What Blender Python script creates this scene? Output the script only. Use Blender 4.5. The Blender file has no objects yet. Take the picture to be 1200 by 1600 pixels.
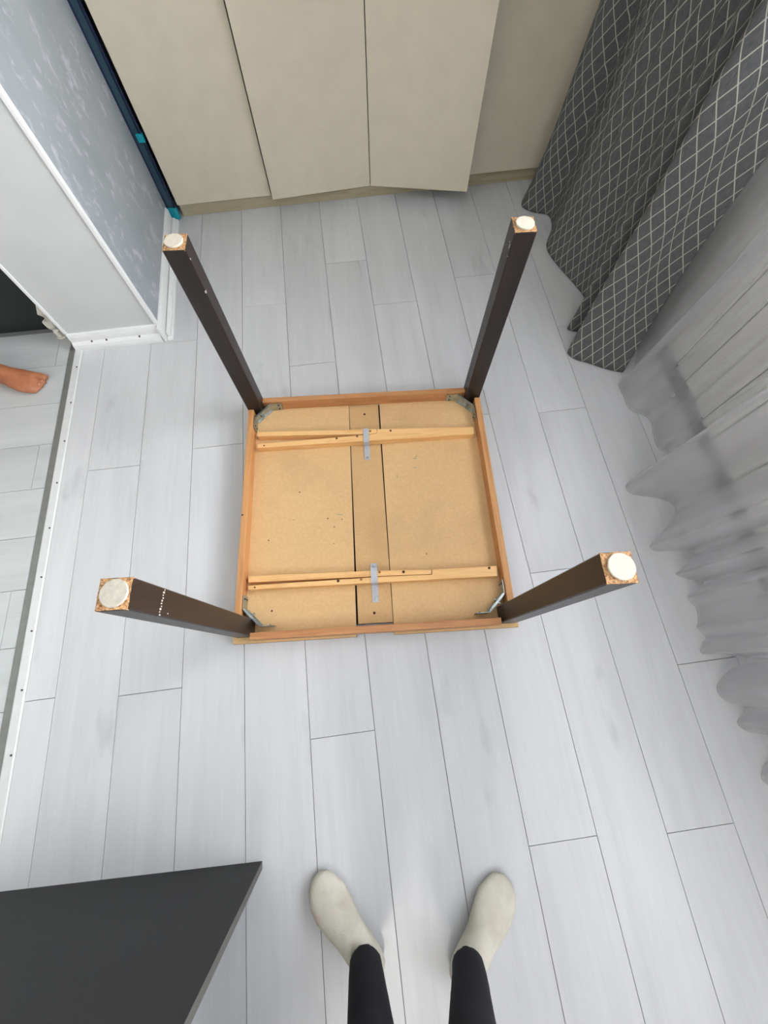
import bpy, bmesh, math, random
from mathutils import Vector, Matrix
random.seed(7)
SC = bpy.context.scene
COL = SC.collection
PI = math.pi

# ------------------------------------------------------------------ camera
CAM_H = 1.3718
cd = bpy.data.cameras.new('camera')
cd.sensor_fit = 'VERTICAL'
cd.sensor_height = 24.0
cd.lens = 24.0 * 637.48 / 1600.0
cd.clip_start = 0.02
cam = bpy.data.objects.new('camera', cd)
COL.objects.link(cam)
CR = Matrix(((0.9920352, 0.1191376, -0.0408948),
             (-0.1259084, 0.9285304, -0.3492540),
             (-0.0036372, 0.3516213, 0.9361353)))
cam.matrix_world = Matrix.Translation((0, 0, CAM_H)) @ CR.to_4x4()
SC.camera = cam

# ------------------------------------------------------------------ world, light, exposure
SC.view_settings.view_transform = 'Standard'
SC.view_settings.look = 'None'
SC.view_settings.gamma = 1.0
SC.view_settings.use_curve_mapping = False
SC.view_settings.exposure = 0.10
world = bpy.data.worlds.new('world')
SC.world = world
world.use_nodes = True
bg = world.node_tree.nodes['Background']
bg.inputs['Color'].default_value = (0.92, 0.96, 1.0, 1)
bg.inputs['Strength'].default_value = 1.0
SC.cycles.max_bounces = 10
SC.cycles.diffuse_bounces = 6
SC.cycles.transparent_max_bounces = 16
SC.cycles.use_denoising = True
SC.cycles.sample_clamp_indirect = 6.0

def area_light(name, loc, rot, sx, sy, power, color):
    l = bpy.data.lights.new(name, 'AREA')
    l.shape = 'RECTANGLE'; l.size = sx; l.size_y = sy
    l.energy = power; l.color = color
    o = bpy.data.objects.new(name, l); COL.objects.link(o)
    o.location = loc; o.rotation_euler = rot
    return o
WIN_Y0, WIN_Y1, WIN_Z0, WIN_Z1 = -1.75, 1.75, 0.84, 2.30
# overcast daylight arriving through the window of the right-hand wall
area_light('window_daylight', (1.62, (WIN_Y0 + WIN_Y1) / 2, (WIN_Z0 + WIN_Z1) / 2), (0, PI / 2, 0),
           WIN_Z1 - WIN_Z0, WIN_Y1 - WIN_Y0, 430, (0.96, 0.98, 1.0))
# added fill lamps for hall and room (power set here, fixtures built below)
ROOM_FILL_POWER, HALL_FILL_POWER = 11.0, 9.0

# ------------------------------------------------------------------ materials
def lin(c):
    return tuple(((x / 255) / 12.92 if x / 255 <= 0.04045 else (((x / 255) + 0.055) / 1.055) ** 2.4) for x in c) + (1,)
class NT:
    def __init__(s, name):
        s.m = bpy.data.materials.new(name); s.m.use_nodes = True
        s.t = s.m.node_tree; s.b = s.t.nodes['Principled BSDF']; s.out = s.t.nodes['Material Output']
    def n(s, typ, **kw):
        nd = s.t.nodes.new(typ)
        for k, v in kw.items():
            if hasattr(nd, k): setattr(nd, k, v)
            else: nd.inputs[k.replace('_', ' ')].default_value = v
        return nd
    def l(s, a, b): s.t.links.new(a, b)
    def ramp(s, fac, stops):
        r = s.t.nodes.new('ShaderNodeValToRGB')
        e = r.color_ramp.elements
        while len(e) < len(stops): e.new(0.5)
        for i, (p, c) in enumerate(stops): e[i].position = p; e[i].color = c
        s.l(fac, r.inputs['Fac']); return r.outputs['Color']
    def mapping(s, scale, coord='Object', loc=None):
        tc = s.t.nodes.new('ShaderNodeTexCoord'); mp = s.t.nodes.new('ShaderNodeMapping')
        mp.inputs['Scale'].default_value = scale
        s.l(tc.outputs[coord], mp.inputs['Vector'])
        if loc is not None: s.l(loc, mp.inputs['Location'])
        return mp.outputs['Vector']
    def noise(s, vec, scale, detail=4, rough=0.55, dist=0.0):
        n = s.t.nodes.new('ShaderNodeTexNoise')
        n.inputs['Scale'].default_value = scale; n.inputs['Detail'].default_value = detail
        n.inputs['Roughness'].default_value = rough; n.inputs['Distortion'].default_value = dist
        s.l(vec, n.inputs['Vector']); return n.outputs['Fac']
    def mix(s, fac, a, b, mode='MIX'):
        m = s.t.nodes.new('ShaderNodeMix'); m.data_type = 'RGBA'; m.blend_type = mode
        if isinstance(fac, float): m.inputs['Factor'].default_value = fac
        else: s.l(fac, m.inputs['Factor'])
        for v, i in ((a, 6), (b, 7)):
            if isinstance(v, tuple): m.inputs[i].default_value = v
            else: s.l(v, m.inputs[i])
        return m.outputs[2]
    def math(s, op, a, b=None):
        m = s.t.nodes.new('ShaderNodeMath'); m.operation = op
        for i, v in enumerate((a, b)):
            if v is None: continue
            if isinstance(v, (int, float)): m.inputs[i].default_value = v
            else: s.l(v, m.inputs[i])
        return m.outputs[0]
    def bump(s, h, strength, dist=0.002):
        b = s.t.nodes.new('ShaderNodeBump'); b.inputs['Strength'].default_value = strength
        b.inputs['Distance'].default_value = dist
        s.l(h, b.inputs['Height']); s.l(b.outputs['Normal'], s.b.inputs['Normal'])
    def base(s, c, rough=0.5, metal=0.0, spec=0.5):
        if isinstance(c, tuple): s.b.inputs['Base Color'].default_value = c
        else: s.l(c, s.b.inputs['Base Color'])
        s.b.inputs['Roughness'].default_value = rough; s.b.inputs['Metallic'].default_value = metal
        s.b.inputs['Specular IOR Level'].default_value = spec
        return s
def simple(name, rgb, rough=0.5, metal=0.0, vary=0.08, scale=30, bump=0.0, spec=0.5):
    t = NT(name); c = lin(rgb)
    v = t.noise(t.mapping((1, 1, 1)), scale, 3)
    col = t.ramp(v, [(0.3, tuple(x * (1 - vary) for x in c[:3]) + (1,)), (0.7, tuple(min(1, x * (1 + vary)) for x in c[:3]) + (1,))])
    t.base(col, rough, metal, spec)
    if bump: t.bump(v, bump)
    return t.m
def wood(name, dark, light, axis='y', rough=0.5, scale=1.0):
    t = NT(name)
    sc = {'x': (2, 26, 26), 'y': (26, 2, 26), 'z': (26, 26, 2)}[axis]
    oi = t.n('ShaderNodeObjectInfo')
    v = t.mapping(tuple(s * scale for s in sc), 'Object', oi.outputs['Random'])
    a = t.noise(v, 1.6, 6, 0.6, 1.2)
    col = t.ramp(a, [(0.3, lin(dark)), (0.55, lin(light)), (0.75, lin(tuple(int(0.6 * l + 0.4 * d) for l, d in zip(light, dark))))])
    t.base(col, rough); t.bump(a, 0.08)
    return t.m
def plank_mat(name, ca, cb, cc, axis='y', rough=0.3):
    t = NT(name)
    oi = t.n('ShaderNodeObjectInfo')
    rnd = t.math('MULTIPLY', oi.outputs['Random'], 37.0)
    st = (9, 0.9, 9) if axis == 'y' else (0.9, 9, 9)
    v = t.mapping(st, 'Object', rnd)
    broad = t.noise(v, 1.0, 4, 0.6, 0.6)
    v2 = t.mapping((60, 3, 60) if axis == 'y' else (3, 60, 60), 'Object', rnd)
    fine = t.noise(v2, 1.2, 5, 0.7, 0.3)
    col = t.ramp(broad, [(0.28, lin(ca)), (0.5, lin(cb)), (0.75, lin(cc))])
    col = t.mix(0.07, col, t.ramp(fine, [(0.35, lin(tuple(x - 46 for x in ca))), (0.6, lin(cc))]))
    # dark knots and smudges printed on the laminate
    v3 = t.mapping((7, 2.2, 7) if axis == 'y' else (2.2, 7, 7), 'Object', rnd)
    kn = t.noise(v3, 1.4, 3, 0.5, 0.2)
    km = t.ramp(kn, [(0.66, (0, 0, 0, 1)), (0.82, (1, 1, 1, 1))])
    col = t.mix(t.math('MULTIPLY', km, 0.5), col, lin(tuple(x - 50 for x in ca)))
    tint = t.ramp(oi.outputs['Random'], [(0.0, (0.93, 0.93, 0.935, 1)), (1.0, (1, 1, 1, 1))])
    col = t.mix(1.0, col, tint, 'MULTIPLY')
    t.base(col, rough)
    rr = t.math('ADD', t.math('MULTIPLY', broad, 0.05), rough - 0.02)
    t.l(rr, t.b.inputs['Roughness'])
    t.bump(fine, 0.05, 0.001)
    return t.m
M = {}
M['plank'] = plank_mat('laminate_plank', (198, 199, 201), (206, 207, 209), (212, 213, 215), 'y', 0.28)
M['hall_plank'] = plank_mat('hall_laminate_plank', (188, 192, 192), (197, 201, 201), (204, 207, 207), 'x', 0.34)
M['joint'] = simple('floor_joint', (120, 120, 124), 0.8)
M['white_paint'] = simple('white_paint', (226, 228, 228), 0.45, vary=0.02)
M['bead_white'] = simple('corner_bead_white', (228, 230, 230), 0.35, vary=0.01)
M['strip'] = simple('threshold_white', (208, 210, 209), 0.4, vary=0.03)
M['reveal'] = simple('reveal_paint', (198, 201, 200), 0.4, vary=0.03, scale=5)
M['ceiling'] = simple('ceiling_paint', (236, 236, 234), 0.8, vary=0.01)
M['wall'] = simple('wall_paint', (214, 214, 210), 0.7, vary=0.02)
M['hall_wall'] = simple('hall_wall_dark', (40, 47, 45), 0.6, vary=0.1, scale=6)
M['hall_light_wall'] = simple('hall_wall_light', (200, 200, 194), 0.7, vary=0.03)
M['casing'] = simple('door_casing_brown', (96, 90, 82), 0.5)
M['wardrobe'] = simple('wardrobe_beige', (214, 205, 183), 0.42, vary=0.03, scale=14, bump=0.03)
M['wardrobe_in'] = simple('wardrobe_inside', (92, 78, 64), 0.7)
M['plinth'] = wood('plinth_beige', (158, 148, 120), (178, 168, 140), 'x', 0.5)
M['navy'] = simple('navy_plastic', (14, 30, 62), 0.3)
M['bluegrey'] = simple('blue_grey_plastic', (44, 70, 84), 0.35)
M['teal'] = simple('teal_plastic', (16, 150, 168), 0.35)
M['mdf'] = None
def speckle(name, rgb, rgb2, scale, rough=0.75, thr=(0.45, 0.62), stains=None):
    t = NT(name); v = t.mapping((1, 1, 1))
    a = t.noise(v, scale, 3, 0.7)
    col = t.ramp(a, [(thr[0], lin(rgb)), (thr[1], lin(rgb2))])
    b = t.noise(v, 3.5, 5, 0.6)
    col = t.mix(t.math('MULTIPLY', t.ramp(b, [(0.52, (0, 0, 0, 1)), (0.72, (1, 1, 1, 1))]), 0.45), col, lin(stains or tuple(int(x * 0.86) for x in rgb)))
    t.base(col, rough); t.bump(a, 0.05)
    return t.m
M['mdf'] = speckle('panel_underside_tan', (209, 172, 122), (214, 178, 129), 90)
M['mdf_mid'] = speckle('centre_board_tan', (196, 158, 108), (204, 168, 118), 160, thr=(0.35, 0.65))
M['board_edge'] = simple('board_edge_brown', (176, 138, 92), 0.6)
M['dark_top'] = simple('dark_table_laminate', (38, 28, 24), 0.8)
M['rail_x'] = wood('rail_wood_x', (164, 106, 64), (192, 138, 90), 'x', 0.5)
M['rail_y'] = wood('rail_wood_y', (174, 116, 70), (202, 148, 94), 'y', 0.5)
M['pine'] = wood('pine_bar', (214, 160, 98), (234, 188, 128), 'x', 0.5)
M['leg_dark'] = None
t = NT('leg_dark_brown')
v = t.mapping((30, 30, 2)); a = t.noise(v, 2.0, 4, 0.6, 0.4)
t.base(t.ramp(a, [(0.3, lin((26, 19, 17))), (0.7, lin((38, 29, 26)))]), 0.38); t.bump(a, 0.04)
M['leg_dark'] = t.m
t = NT('leg_end_chipboard')
a = t.noise(t.mapping((1, 1, 1)), 220, 3, 0.8)
t.base(t.ramp(a, [(0.34, lin((100, 58, 32))), (0.48, lin((170, 126, 82))), (0.66, lin((200, 168, 124)))]), 0.8); t.bump(a, 0.4)
M['chip'] = t.m
M['felt'] = simple('felt_pad_white', (196, 188, 172), 0.9, vary=0.05, scale=120, bump=0.1)
M['felt_old'] = simple('felt_pad_worn', (172, 166, 154), 0.8, vary=0.14, scale=90, bump=0.2)
M['steel'] = simple('zinc_steel', (176, 184, 182), 0.3, 0.9, vary=0.15, scale=60)
M['steel_flat'] = simple('zinc_strap', (178, 182, 188), 0.42, 0.15, vary=0.06, scale=60)
M['hole'] = simple('dark_hole', (70, 38, 24), 0.8)
M['brass'] = simple('brown_screw', (140, 100, 60), 0.4, 0.6)
M['fleck'] = simple('green_paint_fleck', (70, 128, 112), 0.6)
M['white_fleck'] = simple('white_scratch', (190, 182, 168), 0.7)
M['leggings'] = simple('black_legging_fabric', (13, 15, 23), 0.9, vary=0.2, scale=90, bump=0.1)
t = NT('cream_sock_knit')
v = t.mapping((1, 1, 1)); a = t.noise(v, 260, 2); b = t.noise(v, 14, 3)
col = t.ramp(b, [(0.35, lin((190, 186, 170))), (0.6, lin((208, 205, 192))), (0.75, lin((212, 192, 180)))])
t.base(col, 0.95); t.bump(a, 0.5, 0.002); M['sock'] = t.m
t = NT('skin')
a = t.noise(t.mapping((1, 1, 1)), 18, 4)
t.base(t.ramp(a, [(0.3, lin((150, 92, 60))), (0.7, lin((184, 120, 84)))]), 0.5)
t.b.inputs['Subsurface Weight'].default_value = 0.15; t.b.inputs['Subsurface Scale'].default_value = 0.01
M['skin'] = t.m
M['nail'] = simple('toe_nail', (226, 178, 152), 0.3)
M['shorts'] = simple('shorts_fabric', (60, 66, 74), 0.9)
M['pipe'] = simple('pipe_white', (238, 236, 226), 0.3, vary=0.02)
M['metal_strip'] = simple('threshold_grey', (128, 130, 126), 0.4, 0.2)
M['screw'] = simple('screw_dark', (60, 50, 48), 0.5)
M['skirt_grey'] = simple('skirting_grey', (150, 150, 150), 0.5)
M['pvc'] = simple('cladding_white', (226, 226, 220), 0.35, vary=0.02)
M['pvc_gap'] = simple('cladding_gap', (60, 60, 66), 0.8)
M['desk'] = speckle('desk_charcoal', (29, 30, 31), (35, 36, 37), 300, 0.6, stains=(24, 22, 22))
M['desk_edge'] = simple('desk_edge', (76, 76, 72), 0.5)
M['rod'] = simple('curtain_rod_metal', (190, 190, 190), 0.3, 0.8)
M['lamp'] = simple('fill_lamp_housing', (240, 240, 240), 0.4)
t = NT('fill_lamp_diffuser'); t.b.inputs['Emission Color'].default_value = (1, 0.93, 0.84, 1); t.b.inputs['Emission Strength'].default_value = 1.5; M['glow'] = t.m
# wallpaper: cool grey-blue with pale silvery blotches, slanted
t = NT('wallpaper_grey_blue')
v = t.mapping((1, 1.0, 0.8))
a = t.noise(v, 24, 4, 0.6, 0.3); b = t.noise(v, 4, 3)
mask = t.ramp(a, [(0.55, (0, 0, 0, 1)), (0.68, (1, 1, 1, 1))])
col = t.mix(t.math('MULTIPLY', mask, 0.5), t.ramp(b, [(0.35, lin((145, 152, 156))), (0.65, lin((158, 164, 168)))]), lin((206, 206, 220)))
t.base(col, 0.45); t.bump(a, 0.15); M['wallpaper'] = t.m
# patterned curtain: charcoal weave with pale diamond lattice
t = NT('diamond_curtain_fabric')
uv = t.n('ShaderNodeUVMap'); sep = t.n('ShaderNodeSeparateXYZ'); t.l(uv.outputs['UV'], sep.inputs['Vector'])
DU, DV = 0.054, 0.069
u = t.math('DIVIDE', sep.outputs['X'], DU); w = t.math('DIVIDE', sep.outputs['Y'], DV)
lines = []
for sgn in ('ADD', 'SUBTRACT'):
    f = t.math('FRACT', t.math('ADD', t.math(sgn, u, w), 100.0))
    d = t.math('ABSOLUTE', t.math('SUBTRACT', f, 0.5))
    lines.append(t.math('GREATER_THAN', d, 0.5 - 0.036))
ln = t.math('MAXIMUM', lines[0], lines[1])
vm = t.n('ShaderNodeMapping'); vm.inputs['Scale'].default_value = (900, 60, 1); t.l(uv.outputs['UV'], vm.inputs['Vector'])
wv = t.noise(vm.outputs['Vector'], 1.0, 2)
fab = t.ramp(wv, [(0.3, lin((66, 68, 69))), (0.7, lin((102, 103, 104)))])
t.base(t.mix(ln, fab, lin((172, 170, 158))), 0.9); t.bump(wv, 0.15)
M['curtain'] = t.m
# sheer voile
t = NT('sheer_voile')
t.t.nodes.remove(t.b)
tr = t.n('ShaderNodeBsdfTransparent'); tr.inputs['Color'].default_value = (0.97, 0.97, 0.98, 1)
df = t.n('ShaderNodeBsdfDiffuse'); df.inputs['Color'].default_value = (0.66, 0.65, 0.66, 1)
tl = t.n('ShaderNodeBsdfTranslucent'); tl.inputs['Color'].default_value = (0.76, 0.76, 0.80, 1)
m1 = t.n('ShaderNodeMixShader'); m1.inputs[0].default_value = 0.62
t.l(df.outputs[0], m1.inputs[1]); t.l(tl.outputs[0], m1.inputs[2])
lw = t.n('ShaderNodeLayerWeight'); lw.inputs['Blend'].default_value = 0.5
uv = t.n('ShaderNodeUVMap'); sp = t.n('ShaderNodeSeparateXYZ'); t.l(uv.outputs['UV'], sp.inputs['Vector'])
hem = t.math('MULTIPLY', t.math('LESS_THAN', sp.outputs['Y'], 0.010), 0.05)
fac = t.math('ADD', t.math('MULTIPLY', lw.outputs['Facing'], 0.95), 0.13)
fac = t.math('MINIMUM', t.math('ADD', fac, hem), 0.95)
m2 = t.n('ShaderNodeMixShader'); t.l(fac, m2.inputs[0]); t.l(tr.outputs[0], m2.inputs[1]); t.l(m1.outputs[0], m2.inputs[2])
t.l(m2.outputs[0], t.out.inputs['Surface']); M['sheer'] = t.m
# window glass
t = NT('window_glass'); t.t.nodes.remove(t.b)
tr = t.n('ShaderNodeBsdfTransparent'); gl = t.n('ShaderNodeBsdfGlossy'); gl.inputs['Roughness'].default_value = 0.02
fr = t.n('ShaderNodeFresnel'); mx = t.n('ShaderNodeMixShader')
t.l(fr.outputs[0], mx.inputs[0]); t.l(tr.outputs[0], mx.inputs[1]); t.l(gl.outputs[0], mx.inputs[2]); t.l(mx.outputs[0], t.out.inputs['Surface'])
M['glass'] = t.m

# ------------------------------------------------------------------ mesh helpers
class MB:
    def __init__(s): s.v = []; s.f = []; s.mi = []
    def add(s, vs, fs, mi=0):
        o = len(s.v); s.v += [tuple(p) for p in vs]; s.f += [tuple(i + o for i in f) for f in fs]; s.mi += [mi] * len(fs)
    def box(s, x0, x1, y0, y1, z0, z1, mi=0):
        s.add([(x0, y0, z0), (x1, y0, z0), (x1, y1, z0), (x0, y1, z0), (x0, y0, z1), (x1, y0, z1), (x1, y1, z1), (x0, y1, z1)],
              [(0, 3, 2, 1), (4, 5, 6, 7), (0, 1, 5, 4), (1, 2, 6, 5), (2, 3, 7, 6), (3, 0, 4, 7)], mi)
    def prism(s, poly, z0, z1, mi=0):                       # polygon in plan, counter-clockwise
        a = sum(poly[i][0] * poly[(i + 1) % len(poly)][1] - poly[(i + 1) % len(poly)][0] * poly[i][1] for i in range(len(poly)))
        if a < 0: poly = poly[::-1]
        n = len(poly)
        s.add([(x, y, z0) for x, y in poly] + [(x, y, z1) for x, y in poly],
              [tuple(range(n))[::-1], tuple(range(n, 2 * n))] + [(i, (i + 1) % n, n + (i + 1) % n, n + i) for i in range(n)], mi)
    def ext(s, prof, a, b, mi=0):                           # profile [(out, z)] swept from plan point a to b; 'out' is to the right of a->b
        d = (Vector(b) - Vector(a)).normalized(); r = Vector((d.y, -d.x)); n = len(prof)
        vs = [(p[0] + r.x * o, p[1] + r.y * o, z) for p in (a, b) for o, z in prof]
        s.add(vs, [tuple(range(n)), tuple(range(n, 2 * n))[::-1]] + [(i, n + i, n + (i + 1) % n, (i + 1) % n) for i in range(n)], mi)
    def tube(s, pts, rads, seg=12, flat=None, mi=0):        # pts 3-D, rads number or (rw, rh)
        n = len(pts); P = [Vector(p) for p in pts]; base = len(s.v); ref = Vector((0, 0, 1))
        for i in range(n):
            d = (P[min(i + 1, n - 1)] - P[max(i - 1, 0)]).normalized()
            up = ref if abs(d.z) < 0.9 else Vector((0, 1, 0))
            a = d.cross(up).normalized(); b = a.cross(d).normalized()
            r = rads[i] if isinstance(rads, (list, tuple)) and not (len(rads) == 2 and not isinstance(rads[0], (list, tuple)) and n != 2) else rads
            rw, rh = r if isinstance(r, (tuple, list)) else (r, r)
            for k in range(seg):
                t_ = 2 * PI * k / seg; q = P[i] + a * math.cos(t_) * rw + b * math.sin(t_) * rh
                if flat is not None and q.z < flat: q.z = flat
                s.v.append(tuple(q))
        for i in range(n - 1):
            for k in range(seg):
                k2 = (k + 1) % seg
                s.f.append((base + i * seg + k, base + i * seg + k2, base + (i + 1) * seg + k2, base + (i + 1) * seg + k)); s.mi.append(mi)
        s.f.append(tuple(base + k for k in range(seg))[::-1]); s.mi.append(mi)
        s.f.append(tuple(base + (n - 1) * seg + k for k in range(seg))); s.mi.append(mi)
    def mesh(s, name):
        me = bpy.data.meshes.new(name); me.from_pydata(s.v, [], s.f); me.validate()
        bm = bmesh.new(); bm.from_mesh(me); bmesh.ops.recalc_face_normals(bm, faces=bm.faces); bm.to_mesh(me); bm.free()
        return me
def build(name, mb, mats, parent=None, loc=None, bevel=0.0, smooth=False, seg=2, keep_mi=True):
    me = mb.mesh(name)
    for m in (mats if isinstance(mats, (list, tuple)) else [mats]): me.materials.append(M[m] if isinstance(m, str) else m)
    if isinstance(mats, (list, tuple)):
        for p, i in zip(me.polygons, mb.mi): p.material_index = i
    o = bpy.data.objects.new(name, me); COL.objects.link(o)
    if parent: o.parent = parent
    if loc: o.location = loc
    if smooth:
        for p in me.polygons: p.use_smooth = True
    if bevel:
        b = o.modifiers.new('bevel', 'BEVEL'); b.width = bevel; b.segments = seg; b.limit_method = 'ANGLE'; b.harden_normals = False
    return o
def boxo(name, x0, x1, y0, y1, z0, z1, m, parent=None, bevel=0.0):
    b = MB(); b.box(x0, x1, y0, y1, z0, z1); return build(name, b, m, parent, bevel=bevel)
def cyl(name, c, r, z0, z1, m, parent=None, seg=16, bevel=0.0):
    b = MB(); b.prism([(c[0] + r * math.cos(2 * PI * k / seg), c[1] + r * math.sin(2 * PI * k / seg)) for k in range(seg)], z0, z1)
    return build(name, b, m, parent, bevel=bevel)
def thing(name, label, cat, loc=(0, 0, 0), rz=0.0, group=None):
    o = bpy.data.objects.new(name, None); COL.objects.link(o); o.location = loc; o.rotation_euler = (0, 0, rz)
    o.empty_display_size = 0.05
    return tag(o, label, cat, group)
def tag(o, label, cat, group=None):
    o['label'] = label; o['category'] = cat
    if group: o['group'] = group
    return o
def struct(o, label=None):
    o['kind'] = 'structure'
    if label: o['label'] = label
    return o

# ------------------------------------------------------------------ room shell
PW, PL = 0.193, 1.379                       # laminate plank width and length
SX0 = -1.0203                               # X of seam 0
XR = 1.30                                   # window wall plane
YB, YF = 2.85, -2.3                         # back wall behind the wardrobe, wall behind the camera
XH = -2.7                                   # far hall wall
floor = struct(boxo('floor', XH - 0.1, XR + 0.2, YF - 0.1, YB + 0.1, -0.12, -0.006, 'joint'), 'pale grey laminate floor of long narrow planks')
floor['category'] = 'floor'
def plank(x0, x1, y0, y1, m):
    g = 0.0009
    return boxo('plank', x0 + g, x1 - g, y0 + g, y1 - g, -0.006, 0.0, m, floor)
joint = {-1: 0.182, 0: 4.225, 1: 0.078, 2: 4.459, 3: 8.045, 4: 6.231, 5: 9.18, 6: 7.722, 7: -2.646, 8: 8.325, 9: 4.398, 10: -0.592, 11: 2.9}
for k, j in joint.items():
    x0 = SX0 + k * PW; x1 = x0 + PW
    if k == -1: x0 = -1.112
    x1 = min(x1, XR)
    ys = sorted(j * PW + n * PL for n in range(-4, 5))
    for a, b in zip(ys, ys[1:]):
        a = max(a, YF); b = min(b, 2.32)
        if b - a > 0.02: plank(x0, x1, a, b, 'plank')
# hall planks run the other way
HW = 0.188
for n in range(-18, 3):
    y0 = 0.0132 + n * HW + 5 * HW; y1 = y0 + HW
    xj = -1.1675 - {0: 0.05, 1: 0.55, 2: 0.95}[(n + 18 + 1) % 3]
    for a, b in ((xj, -1.1675), (xj - PL, xj)):
        a = max(a, XH); 
        if b - a > 0.01 and y0 < 1.56 and y1 > YF: plank(a, b, max(y0, YF), min(y1, 1.56), 'hall_plank')
# threshold: grey metal channel and white screwed-down strip along the doorway
tr_ = struct(boxo('trim_1', -1.166, -1.142, -1.71, 1.405, -0.006, 0.003, 'metal_strip', bevel=0.001), 'grey metal channel along the hall threshold')
strip = MB(); strip.ext([(0, -0.006), (0.030, -0.006), (0.030, 0.001), (0.026, 0.004), (0.004, 0.0055), (0, 0.0045)], (-1.142, -1.71), (-1.142, 1.405))
tr2 = struct(build('trim_2', strip, 'strip'), 'white threshold strip with small dark screws')
for k in range(17):
    cyl('screw', (-1.1225 + 0.0008 * (k % 3), 1.3089 - 0.177 * k), 0.003, 0.0035, 0.0060, 'screw', tr2, 8)

struct(boxo('ceiling', XH - 0.1, XR + 0.2, YF - 0.1, YB + 0.1, 2.62, 2.74, 'ceiling'))
struct(boxo('wall_back', -1.15, XR + 0.2, YB, YB + 0.1, -0.1, 2.62, 'wall'))
struct(boxo('wall_front', XH - 0.1, XR + 0.2, YF - 0.1, YF, -0.1, 2.62, 'wall'))
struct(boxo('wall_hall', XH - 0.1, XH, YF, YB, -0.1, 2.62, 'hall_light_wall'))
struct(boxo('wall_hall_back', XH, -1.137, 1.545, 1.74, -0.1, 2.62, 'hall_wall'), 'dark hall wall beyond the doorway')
struct(boxo('wall_hall_side', -1.17, -1.10, YF, -1.72, -0.006, 2.62, 'wall'))
# left wall: a pier with wallpaper on the room side and a painted reveal facing the camera
xw = lambda y: -0.770 - 0.017 * (y - 1.43)
b = MB(); b.prism([(-1.136, 1.424), (xw(1.43) - 0.002, 1.431), (xw(YB) - 0.002, YB), (-1.136, YB)], -0.006, 2.62)
wl = struct(build('wall_left', b, 'reveal'), 'white painted doorway reveal and wallpapered pier')
b = MB(); b.prism([(xw(1.436) - 0.001, 1.436), (xw(1.436) + 0.0012, 1.436), (xw(YB) + 0.0012, YB), (xw(YB) - 0.001, YB)], 0.066, 2.62)
build('wallpaper', b, 'wallpaper', wl)
b = MB(); b.prism([(-0.779, 1.4285), (-0.779, 1.4260), (-0.7678, 1.4257), (-0.7665, 1.427), (-0.7665, 1.441), (-0.769, 1.441), (-0.769, 1.4285)], 0.066, 2.62)
build('corner_bead', b, 'bead_white', wl)
b = MB(); b.prism([(-1.141, 1.420), (-1.131, 1.420), (-1.130, 1.4235), (-1.136, 1.430), (-1.141, 1.430)], 0.066, 2.62)
build('edge_trim', b, 'bead_white', wl)
struct(boxo('trim_3', -1.175, -1.137, 1.528, 1.545, -0.006, 2.62, 'casing', bevel=0.002), 'brown door casing on the hall side')
# baseboards
bl = MB()
bl.ext([(0.0, 0.0), (0.030, 0.0), (0.030, 0.012), (0.026, 0.026), (0.020, 0.032), (0.016, 0.036), (0.014, 0.056), (0.010, 0.068), (0.0, 0.070)], (-1.136, 1.426), (-0.775, 1.4300))
bb = struct(build('baseboard_front', bl, 'white_paint'), 'white stepped baseboard under the reveal')
for p in ((-1.054, 0.034), (-0.994, 0.034), (-0.859, 0.034)):
    q = MB(); q.tube([(p[0], 1.412, p[1]), (p[0], 1.4065, p[1])], 0.0032, 8); build('screw', q, 'screw', bb)
bl = MB()   # right of a->b is +X when going +Y
bl.ext([(0.0, 0.0), (0.011, 0.0), (0.011, 0.058), (0.006, 0.070), (0.0, 0.071)], (xw(1.40), 1.402), (xw(2.15), 2.15))
b1 = struct(build('baseboard_left', bl, 'bead_white'), 'white baseboard board under the wallpaper')
bl = MB()
bl.ext([(0.014, 0.0), (0.036, 0.0), (0.036, 0.010), (0.032, 0.014), (0.028, 0.012), (0.024, 0.020), (0.014, 0.024)], (xw(1.40), 1.425), (xw(2.15), 2.15))
build('quarter_round', bl, 'white_paint', b1)
boxo('corner_block', xw(1.4) + 0.013, xw(1.4) + 0.037, 1.402, 1.4245, 0, 0.006, 'white_paint', b1)

# window wall with opening
ww = MB(); T = 0.16
ww.box(XR, XR + T, YF, WIN_Y0, -0.1, 2.62); ww.box(XR, XR + T, WIN_Y1, YB, -0.1, 2.62)
ww.box(XR, XR + T, WIN_Y0, WIN_Y1, -0.1, WIN_Z0); ww.box(XR, XR + T, WIN_Y0, WIN_Y1, WIN_Z1, 2.62)
wr = struct(build('wall_right', ww, 'pvc_gap'), 'window wall clad in narrow white vertical panels')
S = 0.0865; y = 0.88 - 34 * S; GAP = 0.0022
while y < 2.7:
    def seg_(z0, z1):
        b = MB(); g = GAP
        b.prism([(XR + 0.001, y + g), (XR - 0.010, y + g), (XR - 0.012, y + g + 0.003), (XR - 0.012, y + S - g - 0.003), (XR - 0.010, y + S - g), (XR + 0.001, y + S - g)], z0, z1)
        build('panel', b, 'pvc', wr)
    if y + S < WIN_Y0 or y > WIN_Y1: seg_(0.062, 2.60)
    else: seg_(0.062, WIN_Z0)
    y += S
struct(boxo('baseboard_right', XR - 0.018, XR, YF, 2.7, 0.0, 0.062, 'skirt_grey', bevel=0.003), 'grey baseboard below the white cladding')
wn = struct(boxo('trim_4', XR - 0.06, XR + 0.06, WIN_Y0 - 0.02, WIN_Y1 + 0.02, WIN_Z0, WIN_Z0 + 0.022, 'white_paint', bevel=0.004), 'white window sill')
f = MB(); fw = 0.06; x0, x1 = XR + 0.06, XR + 0.12; zz0 = WIN_Z0 + 0.022
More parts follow.
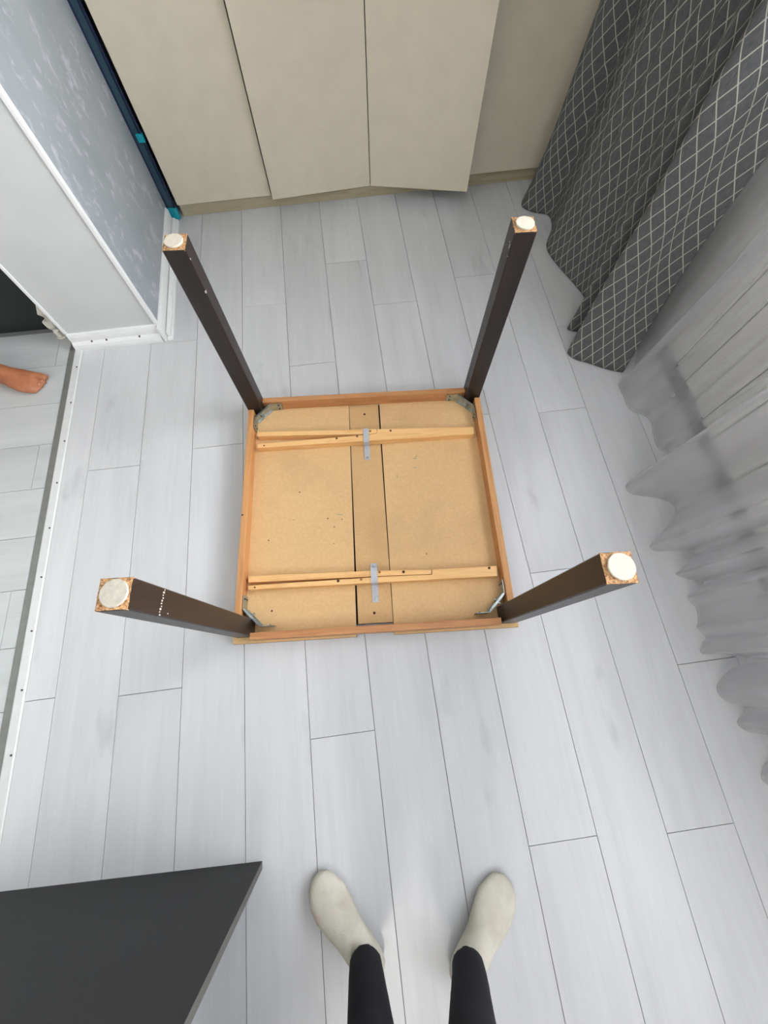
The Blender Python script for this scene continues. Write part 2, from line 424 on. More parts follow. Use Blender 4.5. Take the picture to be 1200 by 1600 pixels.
f.box(x0, x1, WIN_Y0, WIN_Y1, zz0, zz0 + fw); f.box(x0, x1, WIN_Y0, WIN_Y1, WIN_Z1 - fw, WIN_Z1)
for yy in (WIN_Y0, (WIN_Y0 + WIN_Y1) / 2 - fw / 2, WIN_Y1 - fw): f.box(x0, x1, yy, yy + fw, zz0 + fw, WIN_Z1 - fw)
win = struct(build('window_1', f, 'white_paint', bevel=0.003))
ym = (WIN_Y0 + WIN_Y1) / 2
for a, c in ((WIN_Y0 + fw, ym - fw / 2), (ym + fw / 2, WIN_Y1 - fw)):
    boxo('pane', XR + 0.085, XR + 0.089, a, c, zz0 + fw, WIN_Z1 - fw, 'glass', win)

# fill lamps added on the ceiling to brighten floor and hall, out of view
def fill_lamp(x, y, power, label):
    t_ = thing('fill_lamp', label, 'lamp', (x, y, 2.62))
    cyl('housing', (0, 0), 0.19, -0.03, 0, 'lamp', t_, 32)
    cyl('diffuser', (0, 0), 0.17, -0.05, -0.03, 'glow', t_, 32, 0.008)
    l = bpy.data.lights.new('fill_light', 'AREA'); l.shape = 'DISK'; l.size = 0.34; l.energy = power; l.color = (1.0, 0.95, 0.88)
    o = bpy.data.objects.new('fill_light', l); COL.objects.link(o); o.parent = t_; o.location = (0, 0, -0.056)
fill_lamp(-0.2, -2.0, ROOM_FILL_POWER, 'added round fill lamp behind the photographer')
fill_lamp(-2.1, -1.9, HALL_FILL_POWER, 'added round fill lamp in the hall')

# ------------------------------------------------------------------ wardrobe
wd = thing('wardrobe', 'tall beige wardrobe with two middle doors ajar and wooden plinth', 'wardrobe', (0, 2.2065, 0), math.radians(1.6))
# local frame: face at y = 0, towards camera is -y
WX0, WX1, WH = -0.728, 1.26, 2.35
c = MB()
for x in (WX0, WX0 + 0.433, 0.206 - 0.008, 0.69, WX1 - 0.016): c.box(x, x + 0.016, 0.004, 0.55, 0.058, WH)
c.box(WX0, WX1, 0.004, 0.55, 0.058, 0.074); c.box(WX0, WX1, 0.004, 0.55, WH - 0.016, WH); c.box(WX0, WX1, 0.54, 0.55, 0.06, WH)
build('carcass', c, 'wardrobe_in', wd)
p = MB(); p.box(WX0 + 0.002, WX1, 0.002, 0.020, 0.0, 0.058); build('plinth', p, 'plinth', wd, bevel=0.002)
def door(xa, ya, xb, yb, z0=0.061):
    d = (Vector((xb, yb)) - Vector((xa, ya))).normalized(); r = Vector((-d.y, d.x))   # r points into the wardrobe
    b = MB(); q = [Vector((xa, ya)), Vector((xb, yb))]
    b.prism([tuple(q[0]), tuple(q[1]), tuple(q[1] + r * 0.016), tuple(q[0] + r * 0.016)], z0, WH - 0.002)
    o = build('door', b, 'wardrobe', wd, bevel=0.0012)
    return o
door(WX0, -0.014, -0.280, -0.014)
door(-0.273, -0.046, 0.2035, -0.019)
door(0.2065, -0.019, 0.662, -0.139)
door(0.700, -0.014, WX1 + 0.02, -0.014)
for x in (0.196, 0.214):
    for z in (0.14, 1.2, 2.2): boxo('hinge', x - 0.004, x + 0.004, 0.0, 0.012, z, z + 0.05, 'steel', wd)

# dark blue pole in the corner
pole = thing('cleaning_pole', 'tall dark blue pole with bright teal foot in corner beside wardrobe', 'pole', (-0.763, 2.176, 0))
b = MB(); b.box(-0.012, 0.013, -0.002, 0.006, 0.05, 2.2); build('shaft', b, 'bluegrey', pole)
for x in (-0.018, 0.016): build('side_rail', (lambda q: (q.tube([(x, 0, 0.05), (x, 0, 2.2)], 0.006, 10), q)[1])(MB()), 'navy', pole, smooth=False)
b = MB(); b.prism([(-0.022, -0.010), (0.020, -0.014), (0.026, -0.004), (0.024, 0.010), (-0.022, 0.010)], 0.0, 0.052); build('foot_cap', b, 'teal', pole, bevel=0.004)
b = MB(); b.box(-0.004, 0.024, -0.010, 0.009, 0.315, 0.345); build('clip', b, 'teal', pole, bevel=0.003)

# ------------------------------------------------------------------ the upturned table
A = math.radians(-3.85)
tb = thing('dining_table', 'square dark-legged dining table lying upside down on the floor', 'table', (0.013, 0.547, 0), A)
HL, LS, ZL, ZA, ZP = 0.4135, 0.027, 0.70, 0.070, 0.020
def half(x0, x1, label):
    b = MB(); b.box(x0, x1, -0.457, 0.457, 0.0, ZP)
    b.mi = [1, 0, 2, 1 if x1 < 0 else 2, 2, 2 if x1 < 0 else 1]
    o = build('tabletop_half', b, ['mdf', 'dark_top', 'board_edge'], tb, bevel=0.001); o['label'] = label; return o
hl = half(-0.4555, -0.0625, 'left tabletop half, tan underside up')
tg = boxo('seam_shade', -0.063, -0.054, -0.418, 0.418, 0.001, 0.007, 'dark_top', tb); tg['label'] = 'dark strip added as shade in the left seam'  # dark strips added in both seams to stand in for the gaps' shade
tg = boxo('seam_shade', 0.049, 0.0575, -0.418, 0.418, 0.001, 0.007, 'dark_top', tb); tg['label'] = 'dark strip added as shade in the right seam'
hr = half(0.0570, 0.4560, 'right tabletop half, tan underside up')
b = MB(); b.prism([(-0.0615, 0.418), (0.0520, 0.418), (0.0560, -0.418), (-0.0565, -0.418)], 0.0, 0.0175)
b.mi = [1, 0, 1, 1, 1, 1]
cb = build('centre_board', b, ['mdf_mid', 'dark_top'], tb, bevel=0.0008)
for yy in (0.372, -0.386): cyl('screw', (-0.003, yy), 0.0045, 0.0172, 0.0182, 'hole', cb, 10)
# rails
R_ = 0.386
def rail(x0, x1, y0, y1, m): return boxo('apron_rail', x0, x1, y0, y1, ZP, ZA, m, tb, bevel=0.0015)
rail(-0.4385, -0.4185, -R_, R_, 'rail_y'); rail(0.4185, 0.4385, -R_, R_, 'rail_y')
rail(-R_ - 0.001, R_ + 0.001, 0.4135, 0.4335, 'rail_x'); rail(-R_ - 0.001, R_ + 0.004, -0.4500, -0.4290, 'rail_x')
for px, py, pz in ((-0.4175, -0.045, 0.055),): pass
for sx in (-1,):
    o_ = MB(); o_.prism([(-0.4335 + 0.0035 * math.cos(k), -0.04 + 0.0035 * math.sin(k)) for k in [i * PI / 4 for i in range(8)]], ZA - 0.001, ZA + 0.0006)
    build('screw_plug', o_, 'hole', tb)
# legs
def leg(cx, cy, pad_dx, pad_dy, felt, pr=0.0235, worn=None):
    s = LS; c = 0.0025
    b = MB(); b.prism([(cx - s + c, cy - s), (cx + s - c, cy - s), (cx + s, cy - s + c), (cx + s, cy + s - c), (cx + s - c, cy + s), (cx - s + c, cy + s), (cx - s, cy + s - c), (cx - s, cy - s + c)], ZP, ZL)
    o = build('leg', b, 'leg_dark', tb)
    e = MB(); rng = random.Random(int(cx * 100 + cy * 10))
    pts = []
    for k in range(28):
        side, f_ = divmod(k, 7); f_ = -s + 2 * s * f_ / 7; j = s - 0.0006 + rng.uniform(-0.0009, 0.0008)
        pts.append([(f_, -j), (j, f_), (-f_, j), (-j, -f_)][side])
    e.prism([(cx + x, cy + y_) for x, y_ in pts], ZL - 0.003, ZL + 0.0008); build('end_grain', e, 'chip', o)
    q = MB(); n = 28
    ring = [(cx + pad_dx + (pr + rng.uniform(-0.0006, 0.0006)) * math.cos(2 * PI * k / n), cy + pad_dy + (pr + rng.uniform(-0.0006, 0.0006)) * math.sin(2 * PI * k / n)) for k in range(n)]
    q.prism(ring, ZL + 0.0008, ZL + 0.0055); build('felt_pad', q, felt, o, bevel=0.0015)
    return o
LTL = leg(-HL, HL - 0.004, -0.002, 0.001, 'felt', 0.0225)
LTR = leg(HL, HL + 0.003, 0.001, 0.001, 'felt', 0.0225)
LBL = leg(-HL, -HL + 0.002, 0.001, 0.001, 'felt_old')
LBR = leg(HL + 0.008, -HL - 0.004, 0.003, 0.001, 'felt')
def flecks(lg, pts):
    for x, y_, z, w_, h_ in pts:
        b = MB(); b.box(x - w_, x + w_, y_ - w_, y_ + w_, z - h_, z + h_); build('paint_chip', b, 'white_fleck', lg)
# ring of pale scratches round the near-left leg, chips on the others
xi = -HL + LS
yr = [-HL + 0.002 - LS + 0.003 + i * 0.0052 for i in range(10)]
flecks(LBL, [(xi, y_, 0.605 - 0.0008 * i + (0.0012 if i % 3 else -0.001), 0.0011 if i not in (2, 5, 8) else 0.0017, 0.0008 if i % 2 else 0.0016) for i, y_ in enumerate(yr)] + [(xi, -0.430, 0.575, 0.001, 0.001)])
flecks(LTL, [(-HL + LS, 0.384, 0.585, 0.0016, 0.003), (-HL + LS, 0.390, 0.585, 0.001, 0.001), (-HL + LS, 0.386, 0.675, 0.001, 0.002)])
flecks(LTR, [(HL - LS, 0.398, 0.662, 0.0014, 0.005), (HL - LS, 0.404, 0.668, 0.001, 0.002), (HL - LS, 0.392, 0.64, 0.0008, 0.001)])
# slide bars
def bar(poly, holes):
    b = MB(); b.prism(poly, ZP, ZP + 0.030); o = build('slide_bar', b, 'pine', tb, bevel=0.0008)
    for x, y_, r, m in holes: cyl('screw_hole', (x, y_), r, ZP + 0.0295, ZP + 0.0306, m, o, 10)
bar([(-0.406, 0.297), (-0.405, 0.279), (0.02, 0.2632), (0.040, 0.2660), (0.040, 0.2825)], [(0.016, 0.2745, 0.004, 'brass')])
bar([(-0.402, 0.245), (0.02, 0.2615), (0.0415, 0.2645), (0.0425, 0.2820), (0.404, 0.2695), (0.402, 0.239), (-0.403, 0.229)],
    [(-0.378, 0.237, 0.003, 'hole'), (-0.11, 0.2515, 0.0042, 'hole'), (-0.034, 0.2555, 0.004, 'brass'), (0.092, 0.272, 0.0042, 'hole')])
bar([(-0.408, -0.247), (-0.407, -0.268), (0.035, -0.2735), (0.19, -0.2765), (0.19, -0.262), (-0.006, -0.2543)], [(0.021, -0.2600, 0.004, 'brass')])
bar([(-0.408, -0.279), (0.035, -0.2755), (0.192, -0.2785), (0.197, -0.262), (0.4075, -0.262), (0.405, -0.296), (-0.4056, -0.2915)],
    [(-0.385, -0.286, 0.003, 'hole'), (-0.115, -0.281, 0.0048, 'hole'), (-0.04, -0.281, 0.004, 'brass'), (0.10, -0.268 + 0.004, 0.0048, 'hole'), (0.382, -0.268, 0.0045, 'hole')])
# metal straps holding the bars
def strap(x, prof, screws):
    b = MB(); th = 0.0016; w_ = 0.0105
    n = len(prof); vs = []
    for sx in (-w_, w_):
        for yy, z in prof: vs.append((x + sx, yy, z))
        for yy, z in prof[::-1]: vs.append((x + sx, yy, z + th))
    m = 2 * n
    fs = [(i, i + 1, m + i + 1, m + i) for i in range(m - 1)] + [(m - 1, 0, m, 2 * m - 1)]
    for s0 in (0, m):
        for i in range(n - 1): fs.append((s0 + i, s0 + i + 1, s0 + m - 2 - i, s0 + m - 1 - i))
    b.add(vs, fs); o = build('strap', b, 'steel_flat', tb)
    for yy in screws: cyl('screw', (x, yy), 0.0042, 0.019, 0.0225, 'steel', o, 12, 0.001)
strap(0.0, [(0.2860, 0.0512), (0.2315, 0.0512), (0.2290, 0.0490), (0.2285, 0.0195), (0.1720, 0.0180)], [0.181])
strap(0.003, [(-0.222, 0.0180), (-0.2440, 0.0180), (-0.2455, 0.0512), (-0.2950, 0.0512), (-0.2965, 0.0180), (-0.352, 0.0180)], [-0.231, -0.341])
# corner brackets
def bracket(sx, sy):
    path = [(-0.318, 0.4115), (-0.360, 0.4115), (-0.371, 0.402), (-0.386 + 0.002, 0.389), (-0.4075, 0.366), (-0.4165, 0.354), (-0.4165, 0.310)]
    path = [(x * -sx, y_ * sy) for x, y_ in path]; th = 0.0022
    nr = []
    for i in range(len(path)):
        d = Vector(path[min(i + 1, len(path) - 1)]) - Vector(path[max(i - 1, 0)]); d.normalize(); r = Vector((-d.y, d.x))
        if r.dot(Vector(path[i])) > 0: r = -r
        nr.append((path[i][0] + r.x * th, path[i][1] + r.y * th))
    b = MB(); z0, z1 = 0.023, 0.062
    for i in range(len(path) - 1):
        b.prism([path[i], path[i + 1], nr[i + 1], nr[i]], z0, z1)
        # folded lips along top and bottom edge
        inn = [(nr[j][0] + (nr[j][0] - path[j][0]) / th * 0.005, nr[j][1] + (nr[j][1] - path[j][1]) / th * 0.005) for j in (i, i + 1)]
        if 1 <= i <= 4:
            b.prism([nr[i], nr[i + 1], inn[1], inn[0]], z1 - 0.002, z1); b.prism([nr[i], nr[i + 1], inn[1], inn[0]], z0, z0 + 0.002)
    o = build('corner_bracket', b, 'steel', tb)
    mid = Vector(((path[3][0] + path[4][0]) / 2, (path[3][1] + path[4][1]) / 2)); dr = Vector((-mid.x, -mid.y)).normalized()
    q = MB(); zc = 0.042
    q.tube([(mid.x - dr.x * 0.008, mid.y - dr.y * 0.008, zc), (mid.x + dr.x * 0.016, mid.y + dr.y * 0.016, zc)], 0.0035, 10); build('bolt', q, 'steel', o)
    q = MB(); q.tube([(mid.x + dr.x * 0.002, mid.y + dr.y * 0.002, zc), (mid.x + dr.x * 0.009, mid.y + dr.y * 0.009, zc)], 0.0075, 6); build('nut', q, 'steel', o)
    for px, py, ax in ((-0.330, 0.4085, 1), (-0.4135, 0.322, 0)):
        for z in (0.032, 0.053):
            a = (px * -sx, py * sy, z); e = (a[0], a[1] - 0.002 * sy, z) if ax else (a[0] - 0.002 * sx, a[1], z)
            q = MB(); q.tube([a, e], 0.003, 8); build('screw', q, 'screw', o)
for sx, sy in ((-1, 1), (1, 1), (-1, -1), (1, -1)): bracket(sx, sy)
# specks and green paint flecks on the underside
rng = random.Random(3)
for x, y_, L_, a_ in ((0.180, 0.172, 0.016, 0.9), (0.176, 0.165, 0.012, 0.0), (0.172, 0.128, 0.012, -0.1), (0.105, 0.096, 0.012, 1.7), (-0.107, -0.040, 0.020, -0.1)):
    dx, dy = math.cos(a_) * L_ / 2, math.sin(a_) * L_ / 2; w_ = 0.0014; b = MB()
    b.prism([(x - dx + dy / L_ * w_, y_ - dy - dx / L_ * w_), (x + dx + dy / L_ * w_, y_ + dy - dx / L_ * w_), (x + dx - dy / L_ * w_, y_ + dy + dx / L_ * w_), (x - dx - dy / L_ * w_, y_ - dy + dx / L_ * w_)], ZP, ZP + 0.0007)
    build('paint_mark', b, 'fleck', tb)
for x, y_, r in ((-0.25, 0.055, 0.0025), (-0.150, -0.052, 0.0025), (-0.100, -0.058, 0.002), (-0.128, -0.085, 0.002), (-0.13, -0.145, 0.0015), (-0.27, -0.05, 0.0015), (-0.355, -0.12, 0.0025), (0.185, -0.20, 0.002), (-0.335, -0.36, 0.003)):
    b = MB(); b.prism([(x + r * math.cos(k * PI / 4), y_ + r * math.sin(k * PI / 4)) for k in range(8)], ZP, ZP + 0.0005)
    build('nail_hole', b, 'hole', tb)

# ------------------------------------------------------------------ curtains
def catmull(pts, n):
    P = [Vector(p) for p in pts]; P = [2 * P[0] - P[1]] + P + [2 * P[-1] - P[-2]]; out = []
    for i in range(1, len(P) - 2):
        for k in range(n):
            t_ = k / n; a, b_, c_, d_ = P[i - 1], P[i], P[i + 1], P[i + 2]
            out.append(0.5 * ((2 * b_) + (c_ - a) * t_ + (2 * a - 5 * b_ + 4 * c_ - d_) * t_ ** 2 + (3 * b_ - a - 3 * c_ + d_) * t_ ** 3))
    out.append(P[-2]); return out
def cloth(name, hem, mid_fn, zs, mat, z_low=0.0, thick=0.0, ucomp=1.0):
    """hem: plan curve; mid_fn(s, p, z) -> plan point at height z"""
    n = len(hem); L = [0.0]
    for i in range(1, n): L.append(L[-1] + (hem[i] - hem[i - 1]).length)
    vs = []; uvs = []
    for z in zs:
        for i, p in enumerate(hem):
            q = mid_fn(i / (n - 1), L[i] / L[-1], p, z); vs.append((q[0], q[1], z + z_low)); uvs.append((L[i] * ucomp, z))
    fs = [(r * n + i, r * n + i + 1, (r + 1) * n + i + 1, (r + 1) * n + i) for r in range(len(zs) - 1) for i in range(n - 1)]
    me = bpy.data.meshes.new(name); me.from_pydata(vs, [], fs); uvl = me.uv_layers.new(name='UVMap')
    for l in me.loops: uvl.data[l.index].uv = uvs[l.vertex_index]
    for p in me.polygons: p.use_smooth = True
    me.materials.append(M[mat]); o = bpy.data.objects.new(name, me); COL.objects.link(o)
    if thick: s = o.modifiers.new('solid', 'SOLIDIFY'); s.thickness = thick
    return o
zs = [0.0, 0.02, 0.05, 0.1, 0.16, 0.23, 0.31, 0.4, 0.5, 0.62, 0.76, 0.92, 1.1, 1.3, 1.55, 1.8, 2.1, 2.46]
hemA = catmull([(0.955, 2.075), (0.943, 2.030), (0.985, 1.985), (1.055, 1.950), (1.050, 1.860), (0.998, 1.760), (0.990, 1.690), (1.010, 1.600), (1.055, 1.480), (1.073, 1.405), (1.030, 1.330),
                (0.957, 1.262), (0.950, 1.235), (1.030, 1.205), (1.000, 1.175), (0.918, 1.128), (0.935, 1.085), (0.985, 1.055), (1.030, 1.025), (1.075, 1.002), (1.105, 0.992)], 8)
def fnA(s, l, p, z):
    k = 1 - math.exp(-z / 0.38)
    yt = 1.160 + (p.y - 0.985) * 0.87
    xt = 1.100 + (p.x - 1.01) * 0.80 + 0.010 * math.sin(l * 2 * PI * 9 + 1.0) + (0.009 * math.sin(l * 2 * PI * 17 + 2.2 * z) if 0.1 < l < 0.6 else 0)
    return (p.x + (xt - p.x) * k + 0.004 * math.sin(9 * z + l * 20), p.y + (yt - p.y) * k)
ca = cloth('curtain', hemA, fnA, zs, 'curtain', 0.004, 0.0015, 1.25)
tag(ca, 'charcoal grey curtain with pale diamond lattice hanging beside the wardrobe', 'curtain')
hemS = catmull([(1.25, 2.10), (1.22, 2.0), (1.26, 1.90), (1.22, 1.80), (1.26, 1.70), (1.22, 1.6), (1.26, 1.5), (1.22, 1.40), (1.26, 1.30), (1.22, 1.2), (1.21, 1.10),
                (1.175, 1.03), (1.145, 0.970), (1.075, 0.943), (1.068, 0.880), (1.072, 0.815), (1.118, 0.782), (1.137, 0.745), (1.130, 0.705), (1.125, 0.640), (1.150, 0.600), (1.060, 0.555),
                (0.965, 0.515), (0.945, 0.487), (0.965, 0.462), (1.060, 0.430), (1.095, 0.385), (1.03, 0.320), (0.975, 0.282), (0.960, 0.262), (0.990, 0.245), (1.085, 0.240),
                (1.10, 0.215), (1.035, 0.180), (1.008, 0.162), (1.045, 0.140), (1.09, 0.125), (1.06, 0.105), (1.015, 0.085), (1.030, 0.045), (1.022, 0.005), (1.012, -0.015),
                (1.030, -0.045), (1.012, -0.062), (1.0, -0.092), (1.09, -0.104), (1.13, -0.130), (1.06, -0.150), (1.005, -0.185), (1.000, -0.215), (1.022, -0.240), (1.06, -0.258),
                (1.02, -0.29), (1.045, -0.32), (1.10, -0.33), (1.12, -0.37), (1.05, -0.41), (1.04, -0.45), (1.13, -0.49), (1.14, -0.54), (1.06, -0.58), (1.15, -0.63), (1.07, -0.69), (1.16, -0.75), (1.08, -0.82), (1.17, -0.89), (1.08, -0.97), (1.17, -1.05), (1.09, -1.13), (1.17, -1.22), (1.09, -1.31), (1.17, -1.4), (1.09, -1.5), (1.17, -1.6), (1.1, -1.7), (1.17, -1.8), (1.12, -1.9)], 6)
def fnS(s, l, p, z):
    k = 1 - math.exp(-z / 0.65)
    f = min(1, max(0, (p.y - 0.93) / 0.2)); f = f * f * (3 - 2 * f)
    xt = min(1.262, 1.160 + (p.x - 1.07) * 1.2) * (1 - f) + max(p.x, 1.2) * f + 0.010 * math.sin(l * 2 * PI * 47 + 3)
    yt = p.y + 0.035 * math.sin(p.y * 9 + 1.0)
    return (p.x + (xt - p.x) * k + 0.003 * math.sin(7 * z + p.y * 17), p.y + (yt - p.y) * k * min(1, z))
cs = cloth('sheer_curtain', hemS, fnS, zs, 'sheer', 0.004)
tag(cs, 'long white translucent sheer curtain in loose folds before the window', 'curtain')
cr = thing('curtain_rod', 'metal curtain rod above the window', 'curtain rod', (1.16, 0.65, 2.5))
for x in (-0.04, 0.04):
    b = MB(); b.tube([(x, -2.6, 0), (x, 1.55, 0)], 0.011, 12); build('rod', b, 'rod', cr, smooth=True)
for yy in (-1.4, 0.0, 1.45):
    b = MB(); b.box(-0.05, 0.128, yy - 0.01, yy + 0.01, 0.01, 0.03); build('bracket', b, 'rod', cr)

# ------------------------------------------------------------------ pipe in the hall
pp = thing('water_pipe', 'white plastic pipe with fittings rising beside the doorway edge', 'pipe', (-1.212, 1.492, 0))
b = MB(); b.tube([(0, 0, 0), (0, 0, 0.004)], 0.020, 16); build('collar', b, 'pipe', pp)
b = MB(); b.tube([(0, 0, 0), (0, 0, 0.05)], 0.013, 14); build('pipe', b, 'pipe', pp, smooth=True)
b = MB(); b.tube([(0, 0, 0.008), (0, 0, 0.036)], 0.017, 6); build('nut', b, 'pipe', pp, bevel=0.003)
b = MB(); b.tube([(0, 0, 0.05), (0, 0, 0.062), (0, 0.002, 0.08), (0, 0.012, 0.103), (0, 0.04, 0.118), (0, 0.12, 0.118)], [0.018, 0.021, 0.022, 0.022, 0.021, 0.021], 16); build('elbow', b, 'pipe', pp, smooth=True)

# ------------------------------------------------------------------ desk end at lower left
dk = thing('desk', 'dark charcoal desk with flat panel end standing at the lower left', 'desk', (-1.0, -0.452, 0))
# local: panel front face at y=0
def yl(x): return 0.025 * ((-0.3 - x) / 0.7) - 0.0
b = MB()
th = 0.018
fx = [(-0.165, 0.023), (0.604, 0.0)]
vs = [(fx[0][0], fx[0][1], 0), (fx[1][0], fx[1][1], 0), (fx[1][0] + 0.054, fx[1][1], 0.75), (fx[0][0], fx[0][1], 0.75)]
vs += [(x, y_ - th, z) for x, y_, z in vs]
b.add(vs, [(0, 1, 2, 3), (4, 7, 6, 5), (0, 4, 5, 1), (1, 5, 6, 2), (2, 6, 7, 3), (3, 7, 4, 0)]); b.mi = [0, 0, 0, 1, 0, 0]
build('end_panel', b, ['desk', 'desk_edge'], dk, bevel=0.001)
b = MB(); vs2 = [(x, y_ - 1.1, z) for x, y_, z in vs]; b.add(vs2, [(0, 1, 2, 3), (4, 7, 6, 5), (0, 4, 5, 1), (1, 5, 6, 2), (2, 6, 7, 3), (3, 7, 4, 0)]); b.mi = [0, 0, 0, 1, 0, 0]
build('end_panel', b, ['desk', 'desk_edge'], dk, bevel=0.001)
b = MB(); b.prism([(-0.165, 0.045), (0.67, 0.022), (0.67, -1.16), (-0.165, -1.16)], 0.752, 0.776); build('desktop', b, 'desk', dk, bevel=0.002)
b = MB(); b.box(-0.165, -0.147, -1.1, 0.0, 0.2, 0.75); build('back_panel', b, 'desk', dk)

# ------------------------------------------------------------------ people
def blob(name, mb, mat, parent, voxel, smooth=6):
    o = build(name, mb, mat, parent, smooth=True)
    r = o.modifiers.new('remesh', 'REMESH'); r.mode = 'VOXEL'; r.voxel_size = voxel; r.use_smooth_shade = True
    s = o.modifiers.new('smooth', 'SMOOTH'); s.factor = 0.6; s.iterations = smooth
    return o
def foot_frames(toe, heel):
    t_ = Vector((toe[0], toe[1], 0)); h = Vector((heel[0], heel[1], 0)); d = (t_ - h); L_ = d.length; d.normalize()
    return h, d, L_, Vector((-d.y, d.x, 0))
def foot_mb(mb, toe, heel, ankle, side, top, w=1.0, toes=False, pads=0.0):
    """foot lofted from heel to toe, plus the ankle rising to 'top'; side=+1 when the little toe is to the left of heel->toe"""
    h, d, L_, n = foot_frames(toe, heel)
    prof = [(0.00, 0.016, 0.014, 0.020, 0), (0.04, 0.028, 0.026, 0.030, 0), (0.14, 0.034, 0.036, 0.037, 0), (0.28, 0.034, 0.040, 0.040, 0.0), (0.42, 0.034, 0.036, 0.036, 0.003),
            (0.56, 0.040, 0.030, 0.030, 0.006), (0.70, 0.045, 0.024, 0.024, 0.008), (0.82, 0.045, 0.020, 0.019, 0.006)]
    if not toes: prof += [(0.91, 0.037, 0.017, 0.0165, 0.000), (0.97, 0.026, 0.015, 0.0150, -0.008), (1.015, 0.014, 0.011, 0.013, -0.013)]
    else: prof += [(0.86, 0.041, 0.017, 0.017, 0.002)]
    pts = [h + d * (f_ * L_) + n * side * off + Vector((0, 0, zc)) for f_, hw, hh, zc, off in prof]
    mb.tube(pts, [(hw * w, hh) for f_, hw, hh, zc, off in prof], 20, flat=0.001)
    if toes:
        for i, (off, r, ln) in enumerate(((-0.028, 0.0130, 0.985), (-0.008, 0.0100, 1.0), (0.008, 0.0095, 0.99), (0.022, 0.0092, 0.97), (0.034, 0.0090, 0.94))):
            a = h + d * (L_ * 0.76) + n * side * off * w + Vector((0, 0, 0.015)); e = h + d * (L_ * ln - 0.006) + n * side * off * 1.06 * w + Vector((0, 0, 0.009))
            m_ = (a + e) / 2 + Vector((0, 0, 0.006))
            mb.tube([a, m_, e, e + d * 0.006], [r * 1.05, r * 0.95, r, r * 0.45], 10, flat=0.001)
    ak = Vector((ankle[0], ankle[1], 0.0)); tp = Vector(top)
    mb.tube([h + d * (L_ * 0.20) + Vector((0, 0, 0.03)), Vector((ak.x, ak.y, 0.065)), tp], [(0.031, 0.036), (0.030, 0.033), (0.031, 0.033)], 18, flat=0.001)
# the photographer, seen from above: socks and black leggings
me_p = thing('person', 'person in black leggings and cream socks standing at the bottom edge', 'person', (0, 0, 0))
for toe, heel, ak, side, top in (((-0.243, -0.500), (-0.110, -0.704), (-0.128, -0.662), 1, (-0.130, -0.655, 0.125)),
                                 ((0.240, -0.563), (0.084, -0.746), (0.108, -0.700), -1, (0.107, -0.690, 0.125))):
    mb = MB(); foot_mb(mb, toe, heel, ak, side, top, 1.17)
    o = blob('sock', mb, 'sock', me_p, 0.004, 6)
mb = MB()
for chain in ([(-0.132, -0.650, 0.080, 0.038, 0.038), (-0.129, -0.657, 0.12, 0.041, 0.043), (-0.119, -0.695, 0.22, 0.050, 0.052), (-0.113, -0.715, 0.32, 0.057, 0.060), (-0.110, -0.720, 0.42, 0.055, 0.058), (-0.108, -0.712, 0.50, 0.058, 0.060), (-0.104, -0.735, 0.64, 0.070, 0.074), (-0.098, -0.76, 0.78, 0.084, 0.088), (-0.085, -0.78, 0.88, 0.090, 0.10)],
              [(0.110, -0.684, 0.080, 0.038, 0.038), (0.106, -0.690, 0.12, 0.041, 0.043), (0.088, -0.712, 0.22, 0.050, 0.052), (0.080, -0.722, 0.32, 0.057, 0.060), (0.078, -0.722, 0.42, 0.055, 0.058), (0.080, -0.714, 0.50, 0.058, 0.060), (0.083, -0.738, 0.64, 0.070, 0.074), (0.084, -0.76, 0.78, 0.084, 0.088), (0.075, -0.78, 0.88, 0.090, 0.10)]):
    mb.tube([c_[:3] for c_ in chain], [c_[3:] for c_ in chain], 22)
mb.tube([(-0.005, -0.785, 0.80), (-0.005, -0.785, 0.87), (-0.005, -0.785, 0.95), (-0.005, -0.78, 1.02)], [(0.12, 0.10), (0.165, 0.115), (0.160, 0.105), (0.135, 0.090)], 26)
blob('leggings', mb, 'leggings', me_p, 0.008, 5)
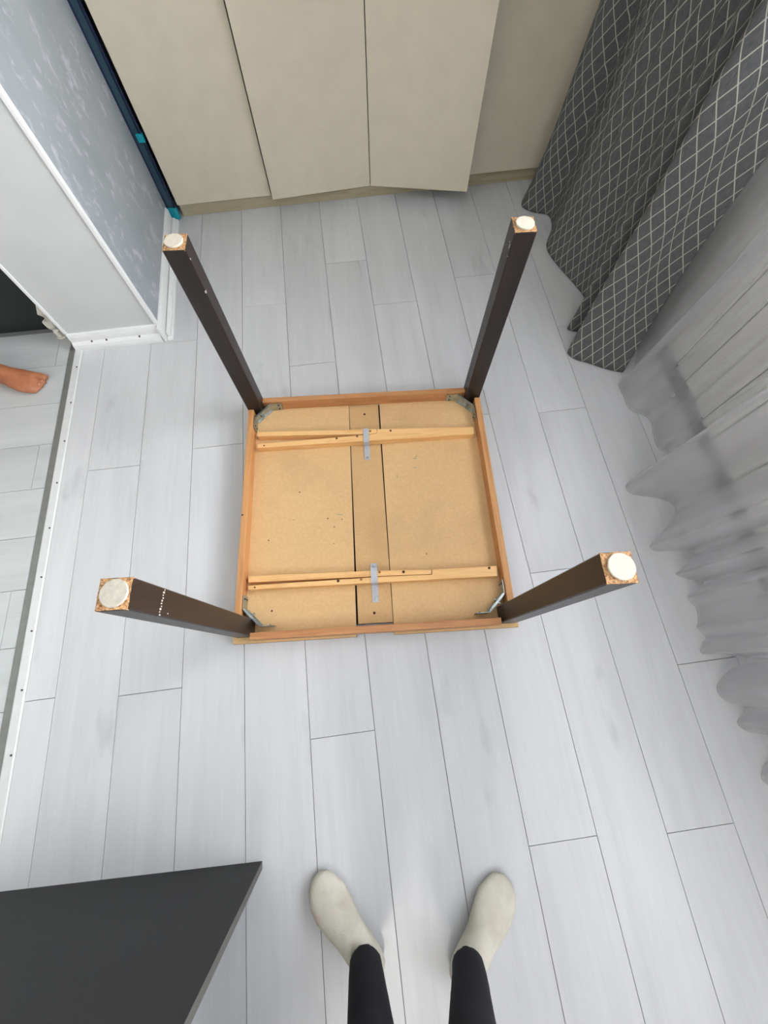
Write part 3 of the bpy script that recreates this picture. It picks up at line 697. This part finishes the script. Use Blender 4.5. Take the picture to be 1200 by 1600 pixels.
# the barefoot person in the hall
hp = thing('person', 'barefoot person in the hall at the left edge, one foot stepping in', 'person', (0, 0, 0))
mb = MB()
foot_mb(mb, (-1.236, 1.232), (-1.468, 1.306), (-1.438, 1.296), -1, (-1.452, 1.302, 0.13), 1.12, True)
foot_mb(mb, (-1.47, 1.02), (-1.70, 1.09), (-1.67, 1.08), 1, (-1.675, 1.085, 0.13), 1.12, True)
for (x, y_) in ((-1.452, 1.302), (-1.675, 1.085)):
    dx, dy = (-0.16, -0.02) if y_ > 1.2 else (0.04, 0.10)
    mb.tube([(x, y_, 0.10), (x + dx * 0.2, y_ + dy * 0.2, 0.20), (x + dx * 0.4, y_ + dy * 0.4, 0.32), (x + dx * 0.5, y_ + dy * 0.5, 0.47), (x + dx * 0.7, y_ + dy * 0.7, 0.62), (x + dx, y_ + dy, 0.80)],
            [0.034, 0.045, 0.056, 0.053, 0.065, 0.08], 18)
blob('body', mb, 'skin', hp, 0.005, 4)
h_, d_, L_, n_ = foot_frames((-1.236, 1.232), (-1.468, 1.306))
for off, ln, r in ((-0.031, 0.970, 0.0065), (-0.009, 0.985, 0.0045), (0.009, 0.975, 0.0042), (0.0245, 0.955, 0.004), (0.038, 0.925, 0.004)):
    c_ = h_ + d_ * (L_ * ln - 0.008) + n_ * -1 * off * 0.97
    b = MB(); b.tube([(c_.x, c_.y, 0.0165), (c_.x, c_.y, 0.019)], r, 10); build('toenail', b, 'nail', hp)
mb = MB()
mb.tube([(-1.57, 1.28, 0.56), (-1.60, 1.27, 0.70), (-1.61, 1.25, 0.82)], [0.085, 0.098, 0.105], 20)
mb.tube([(-1.64, 1.155, 0.56), (-1.635, 1.17, 0.70), (-1.63, 1.18, 0.82)], [0.085, 0.098, 0.105], 20)
mb.tube([(-1.62, 1.21, 0.78), (-1.62, 1.21, 0.88), (-1.62, 1.21, 1.0)], [(0.13, 0.13), (0.15, 0.14), (0.135, 0.12)], 24)
blob('shorts', mb, 'shorts', hp, 0.009, 5)
